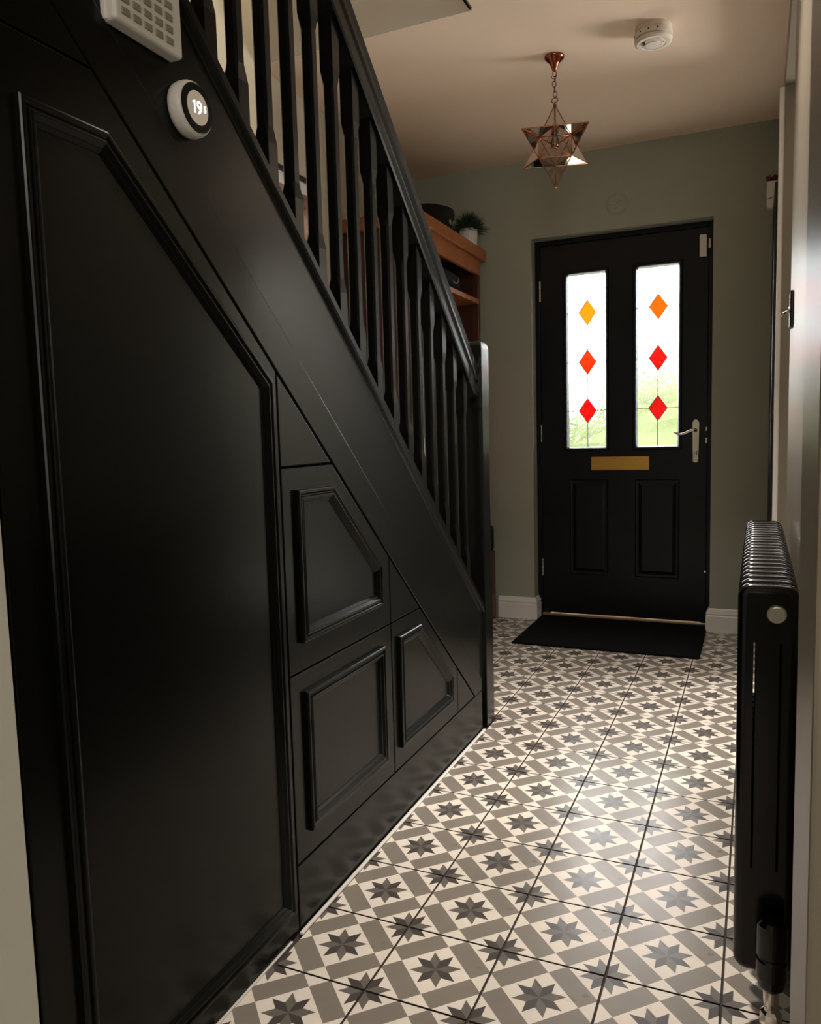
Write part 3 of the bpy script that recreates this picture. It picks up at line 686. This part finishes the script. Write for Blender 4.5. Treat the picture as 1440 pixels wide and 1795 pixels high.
# ---------------------------------------------------------------- column radiator
ra = empty('column_radiator', (0.93, 0.08, 0)); tag(ra, 'black column radiator hung on the right wall in the foreground', 'radiator')
ra.location = (0, 0, 0)
RX0, RX1, RZ0, RZ1 = 0.8815, 0.9725, 0.170, 0.832
def rrect(x0, x1, z0, z1, r, n=6):
    P = []
    for cx, cz, a in ((x1-r, z1-r, 0), (x0+r, z1-r, 90), (x0+r, z0+r, 180), (x1-r, z0+r, 270)):
        for k in range(n+1):
            t = math.radians(a+90*k/n); P.append((cx+r*math.cos(t), cz+r*math.sin(t)))
    return P
def section_mesh():
    bm = bmesh.new(); th = 0.028
    # three slim columns joined by headers: outline minus two slits, built from pieces then bevelled outline
    outl = rrect(RX0, RX1, RZ0, RZ1, 0.021)
    slits = [(0.9060, 0.9098), (0.9440, 0.9478)]
    za, zb = RZ0+0.185, RZ1-0.094
    # front/back faces by vertical strips with slit holes
    def ring(y, inset):
        return [(p[0], y, p[1]) for p in (offset_poly(outl, inset) if inset else outl)]
    prof = [(0.0136*(1-math.sin(math.pi*q/12)), th/2*(1-math.cos(math.pi*q/12))) for q in range(13)]
    R = [[bm.verts.new(q) for q in ring(y, i)] for i, y in prof]
    n = len(outl)
    for a, b in zip(R, R[1:]):
        for k in range(n): bm.faces.new((a[k], a[(k+1) % n], b[(k+1) % n], b[k]))
    for Rr, y in ((R[0], 0.0), (R[-1], th)):
        hl = []
        for s0, s1 in slits:
            hv = [bm.verts.new(q) for q in ((s0, y, za), (s1, y, za), (s1, y, zb), (s0, y, zb))]; hl.append(hv)
        es = []
        for loop in [Rr]+hl:
            for k in range(len(loop)):
                a, b = loop[k], loop[(k+1) % len(loop)]
                e = bm.edges.get((a, b)) or bm.edges.new((a, b)); es.append(e)
        bmesh.ops.triangle_fill(bm, use_beauty=True, use_dissolve=False, edges=es)
        if Rr is R[0]: h0 = hl
        else: h1 = hl
    for a, b in zip(h0, h1):
        for k in range(4): bm.faces.new((a[k], a[(k+1) % 4], b[(k+1) % 4], b[k]))
    # drop fill triangles lying inside the slits
    kill = []
    for f in bm.faces:
        c = f.calc_center_median()
        if (abs(c.y) < 1e-5 or abs(c.y-th) < 1e-5):
            for s0, s1 in slits:
                if s0 < c.x < s1 and za < c.z < zb: kill.append(f)
    bmesh.ops.delete(bm, geom=list(set(kill)), context='FACES_ONLY')
    bmesh.ops.recalc_face_normals(bm, faces=bm.faces[:])
    me = bpy.data.meshes.new('section'); bm.to_mesh(me); bm.free()
    for p in me.polygons: p.use_smooth = len(p.vertices) == 4 and abs(p.normal.y) < 0.995 and not (p.center.x > RX0+0.02 and p.center.x < RX1-0.02 and RZ0+0.05 < p.center.z < RZ1-0.05)
    if True: me.materials.append(RADB)
    return me
sme = section_mesh(); NSEC = 21; pitch = 0.0455; RY0 = 0.080
for k in range(NSEC):
    o = link('section', sme, None, ra); o.location = (0, RY0+k*pitch, 0)
for z in (0.215, 0.786):
    bm = bmesh.new(); tube(bm, [(0.939, RY0+0.02, z), (0.939, RY0+(NSEC-1)*pitch+0.02, z)], 0.016, 12)
    ob('header_tube', bm, RADB, ra)
RYP = Matrix.Translation((0.939, RY0+0.001, 0.786)) @ Matrix.Rotation(math.pi/2, 4, 'X')
ob('end_plug', nlathe([(0.0155, 0), (0.0155, 0.004), (0.0145, 0.006)], 28, RYP), CHROME, ra)
ob('vent_cap', nlathe([(0.0125, 0.005), (0.0130, 0.010), (0.0118, 0.0115), (0.002, 0.0118)], 28, RYP), mat('brushed_cap', (0.62, 0.61, 0.55), 0.45), ra)
for y in (0.25, 0.80):
    bm = bmesh.new(); box(bm, (0.965, y, 0.70), (XR, y+0.03, 0.74), 0.002)
    ob('wall_bracket', bm, RADB, ra)
tv = empty('radiator_valve', (0.9405, 0.048, 0)); tag(tv, 'black radiator valve with a chrome body on a floor pipe under the radiator end', 'valve')
VX = (0, 0, 0)
ob('valve_head', nlathe([(0.004, 0.292), (0.017, 0.290), (0.0225, 0.284), (0.0235, 0.270), (0.0235, 0.232), (0.0215, 0.229), (0.0215, 0.227), (0.024, 0.224), (0.024, 0.196), (0.021, 0.180), (0.014, 0.172)], 28), RADB, tv, False)
bm = nlathe([(0.012, 0.174), (0.0115, 0.150), (0.010, 0.140), (0.011, 0.134)], 20)
ob('valve_body', bm, CHROME, tv)
bm = bmesh.new(); tube(bm, [(0, 0.018, 0.208), (0, 0.036, 0.215)], 0.010, 12); ob('valve_tail', bm, CHROME, tv)
ob('compression_nut', nlathe([(0.012, 0.136), (0.0165, 0.132), (0.0165, 0.110), (0.012, 0.106)], 6), CHROME, tv)
ob('pipe', nlathe([(0.0085, 0.108), (0.0085, 0.001)], 16), RADB, tv)

# ---------------------------------------------------------------- hall tree in the far left corner
ht = empty('hall_tree', (-0.73, 2.6, 0)); tag(ht, 'brown wooden hall tree with a top shelf beyond the staircase', 'hall tree')
ht.location = (0, 0, 0)
HY0, HY1, HXF, HXB = 2.14, 3.035, -0.535, XL+0.003
ob('top_shelf', nbox((HXB, HY0-0.03, 2.048), (-0.512, 3.075, 2.108), 0.003), WOOD, ht)
ob('apron', nbox((HXF-0.02, HY0, 1.966), (HXF, HY1, 2.048), 0.002), WOOD, ht)
ob('side_panel', nbox((HXB, HY1-0.025, 0.40), (HXF-0.020, HY1, 2.048), 0.002), DWOOD, ht)
ob('side_panel', nbox((HXB, HY0, 0.40), (HXF-0.020, HY0+0.025, 2.048), 0.002), DWOOD, ht)
ob('corner_post', nbox((HXF-0.045, HY1-0.03, 0.40), (HXF-0.005, HY1+0.002, 1.966), 0.002), DWOOD, ht)
ob('shelf', nbox((HXB, HY0+0.025, 1.806), (HXF, HY1-0.031, 1.832), 0.002), WOOD, ht)
ob('back_panel', nbox((HXB, HY0+0.025, 0.40), (HXB+0.016, HY1-0.025, 1.806)), DWOOD, ht)
ob('bench', nbox((HXB, HY0, 0.0), (-0.486, 3.072, 0.40), 0.003), DWOOD, ht)
hooks = []
for k, y in enumerate((2.28, 2.46, 2.64, 2.86)):
    bm = bmesh.new(); tube(bm, [(HXB+0.014, y, 1.70), (HXB+0.06, y, 1.69), (HXB+0.08, y, 1.70), (HXB+0.085, y, 1.72)], 0.004, 8); ob('hook', bm, DCOPPER, ht)
def coat(name, y, xf, w, d, z0, z1, material, label):
    bm = bmesh.new(); n = 28; rings = []
    for k, (z, s) in enumerate(((z0, 1.0), (z0+.10*(z1-z0), 1.03), (z0+.4*(z1-z0), 0.95), (z0+.7*(z1-z0), .9), (z0+.9*(z1-z0), .72), (z1-.02, .35), (z1, .12))):
        r = []
        for i in range(n):
            t = 2*math.pi*i/n; f = 1+0.10*math.sin(5*t+k*0.3)*(1-k/8)
            r.append(bm.verts.new((xf-d/2+d/2*s*math.cos(t)*f, y+w/2*s*math.sin(t)*f, z+0.012*math.sin(3*t))))
        rings.append(r)
    for a, b in zip(rings, rings[1:]):
        for i in range(n): bm.faces.new((a[i], a[(i+1) % n], b[(i+1) % n], b[i]))
    bm.faces.new(rings[0][::-1]); bm.faces.new(rings[-1])
    return tag(ob(name, bm, material, None, True), label, 'coat', 'clothes hanging on the hall tree')
cloth = lambda n, c: mat(n, c, 0.9, bump=0.5, bscale=120, spec=0.2)
coat('coat', 2.285, -0.60, 0.22, 0.22, 0.75, 1.695, cloth('pale_wool', (0.55, 0.48, 0.44)), 'pale cream coat hanging nearest the stairs, seen between balusters')
coat('coat', 2.49, -0.66, 0.17, 0.20, 0.60, 1.68, cloth('grey_wool', (0.20, 0.20, 0.20)), 'grey coat hanging between the cream and the plum coats')
coat('coat', 2.67, -0.63, 0.17, 0.22, 0.62, 1.68, cloth('plum_cloth', (0.060, 0.038, 0.052)), 'dark plum coat hanging under the shelf')
coat('pink_garment', 2.875, -0.462, 0.19, 0.30, 0.60, 1.50, cloth('pink_quilted', (0.62, 0.28, 0.25)), 'pink quilted garment just showing behind the newel post')
# things on the shelves
cp = empty('cap', (-0.66, 2.56, 2.108)); tag(cp, 'black rounded cap with a silver badge on the brown shelf', 'cap')
BL = cloth('black_felt', (0.008, 0.008, 0.009))
bm = nlathe([(0.125, 0.0), (0.130, 0.012), (0.132, 0.055), (0.145, 0.085), (0.140, 0.108), (0.10, 0.124), (0.03, 0.130), (0.002, 0.131)], 40); ob('crown', bm, BL, cp, True)
bm = bmesh.new()
R1 = [bm.verts.new((0.128*math.cos(t), 0.128*math.sin(t), 0.012)) for t in [math.radians(-60+10*k) for k in range(13)]]
R2 = [bm.verts.new((0.128*math.cos(t)+0.020*math.cos(t*1.0)*max(0.05, math.cos(t*1.4)), 0.15*math.sin(t), 0.004)) for t in [math.radians(-60+10*k) for k in range(13)]]
for i in range(12): bm.faces.new((R1[i], R1[i+1], R2[i+1], R2[i]))
o = ob('peak', bm, BL, cp); md = o.modifiers.new('thick', 'SOLIDIFY'); md.thickness = 0.004
bm = nlathe([(0.012, 0), (0.014, 0.003), (0.002, 0.006)], 16, Matrix.Rotation(math.radians(-5), 4, 'Z') @ Matrix.Translation((0.131, 0, 0.040)) @ RX); ob('badge', bm, CHROME, cp)
pp = empty('potted_grass', (-0.585, 2.985, 2.108)); tag(pp, 'dark green tufted grass in a white ribbed pot on the brown shelf', 'plant')
bm = bmesh.new(); n = 48; rings = []
for r0, z in ((0.040, 0), (0.046, 0.004), (0.051, 0.100), (0.0515, 0.104), (0.047, 0.104), (0.045, 0.090)):
    rings.append([bm.verts.new(((r0+(0.0012 if i % 2 else -0.0006))*math.cos(2*math.pi*i/n), (r0+(0.0012 if i % 2 else -0.0006))*math.sin(2*math.pi*i/n), z)) for i in range(n)])
for a, b in zip(rings, rings[1:]):
    for i in range(n): bm.faces.new((a[i], a[(i+1) % n], b[(i+1) % n], b[i]))
bm.faces.new(rings[0][::-1]); bm.faces.new(rings[-1])
ob('pot', bm, WHITE, pp)
bm = bmesh.new()
for k in range(900):
    t = random.uniform(0, 2*math.pi); ph = random.uniform(0.0, 1.65); Rr = random.uniform(0.085, 0.125)
    d = Vector((math.sin(ph)*math.cos(t), math.sin(ph)*math.sin(t), math.cos(ph)))
    b0 = Vector((random.uniform(-.03, .03), random.uniform(-.03, .03), 0.092)); tip = b0*0.8 + d*Rr + Vector((0, 0, 0.012)); s = d.orthogonal().normalized(); s.rotate(Matrix.Rotation(random.uniform(0, 6.28), 3, d)); s *= 0.0022
    md_ = (b0+tip)/2 + Vector((0, 0, 0.012))
    bm.faces.new([bm.verts.new(q) for q in (b0-s, b0+s, md_+s)]); bm.faces.new([bm.verts.new(q) for q in (md_-s*.9, md_+s*.9, tip)])
o = ob('grass_blades', bm, mat('dark_grass', (0.022, 0.045, 0.020), 0.6), pp); o['kind'] = 'stuff'
# black bag on the lower shelf
bg_ = empty('black_bag', (-0.70, 2.56, 1.832)); tag(bg_, 'black bag with a pale strap lying on the lower shelf under the top', 'bag')
bm = nbox((-0.16, -0.20, 0), (0.135, 0.24, 0.105), 0.03, 4); ob('bag_body', bm, BL, bg_, True)
bm = bmesh.new(); tube(bm, [(0.137, 0.11, 0.050), (0.140, 0.14, 0.040), (0.141, 0.17, 0.050), (0.140, 0.19, 0.075)], 0.002, 6); ob('strap', bm, mat('grey_strap', (0.45, 0.46, 0.5), 0.5), bg_)
# dark bag on the bench end
bm = nbox((-0.62, 2.80, 0.40), (-0.47, 3.03, 0.56), 0.03, 3)
tag(ob('bench_bag', bm, BL, None, True), 'small dark bag on the bench below the pink garment', 'bag')
# framed picture on the stairwell wall
pc = empty('framed_picture', (XL, 1.72, 1.96)); tag(pc, 'dark framed pinkish print on the wall behind the balusters', 'picture')
XP = 0.0
bm = bmesh.new()
for a, b in (((-0.20, -0.26), (-0.18, 0.26)), ((0.18, -0.26), (0.20, 0.26)), ((-0.18, 0.24), (0.18, 0.26)), ((-0.18, -0.26), (0.18, -0.24))): box(bm, (0.0005, a[0], a[1]), (0.022, b[0], b[1]), 0.002)
ob('picture_frame', bm, mat('black_frame', (0.01, 0.008, 0.007), 0.4), pc)
ob('mount', nbox((0.0005, -0.18, -0.24), (0.009, 0.18, 0.24)), mat('white_mount', (0.7, 0.69, 0.66), 0.7), pc)
M = bpy.data.materials.new('pink_abstract_print'); M.use_nodes = True; n = M.node_tree; b = n.nodes['Principled BSDF']
tc = n.nodes.new('ShaderNodeTexCoord'); no = n.nodes.new('ShaderNodeTexNoise'); no.inputs['Scale'].default_value = 9; no.inputs['Detail'].default_value = 6; cr = n.nodes.new('ShaderNodeValToRGB')
cr.color_ramp.elements[0].position = 0.38; cr.color_ramp.elements[0].color = (0.12, 0.05, 0.03, 1); cr.color_ramp.elements[1].position = 0.58; cr.color_ramp.elements[1].color = (0.66, 0.42, 0.34, 1)
n.links.new(tc.outputs['Object'], no.inputs['Vector']); n.links.new(no.outputs['Fac'], cr.inputs[0]); n.links.new(cr.outputs[0], b.inputs['Base Color'])
ob('print', nbox((0.006, -0.13, -0.19), (0.0098, 0.13, 0.19)), M, pc)

# ---------------------------------------------------------------- outside the front door
GRASS = mat('garden_lawn', (0.064, 0.072, 0.024), 0.9, var=0.25, vscale=3)
HEDGE = mat('hedge_leaves', (0.074, 0.086, 0.030), 0.8, var=0.4, vscale=9)
struct(ob('ground', nbox((-12, YD+0.10, -0.25), (14, 30, -0.12)), GRASS), 'green garden ground outside the front door', 'ground')
struct(ob('trim_5', nbox((-4.0, YW+0.301, -0.25), (5.0, 8.6, -0.08)), mat('pale_paving', (0.64, 0.58, 0.50), 0.8)), 'pale paved drive outside the front door', 'paving')
def hedge(x0, x1, y0, y1, z, label):
    bm = bmesh.new(); nx, ny, nz = 26, 4, 10
    box(bm, (x0, y0, -0.14), (x1, y1, z)); bmesh.ops.subdivide_edges(bm, edges=bm.edges[:], cuts=14, use_grid_fill=True)
    for v in bm.verts:
        if v.co.z > -0.1: v.co += Vector((random.uniform(-.12, .12), random.uniform(-.12, .12), random.uniform(-.10, .10)))
    tag(ob('hedge', bm, HEDGE), label, 'hedge', 'hedges in the front garden')
hedge(-9.0, -1.4, 10.0, 11.2, 1.35, 'yellow green hedge seen through the left door glass')
hedge(-1.2, 6.0, 9.0, 10.2, 1.85, 'taller yellow green hedge seen through the right door glass')
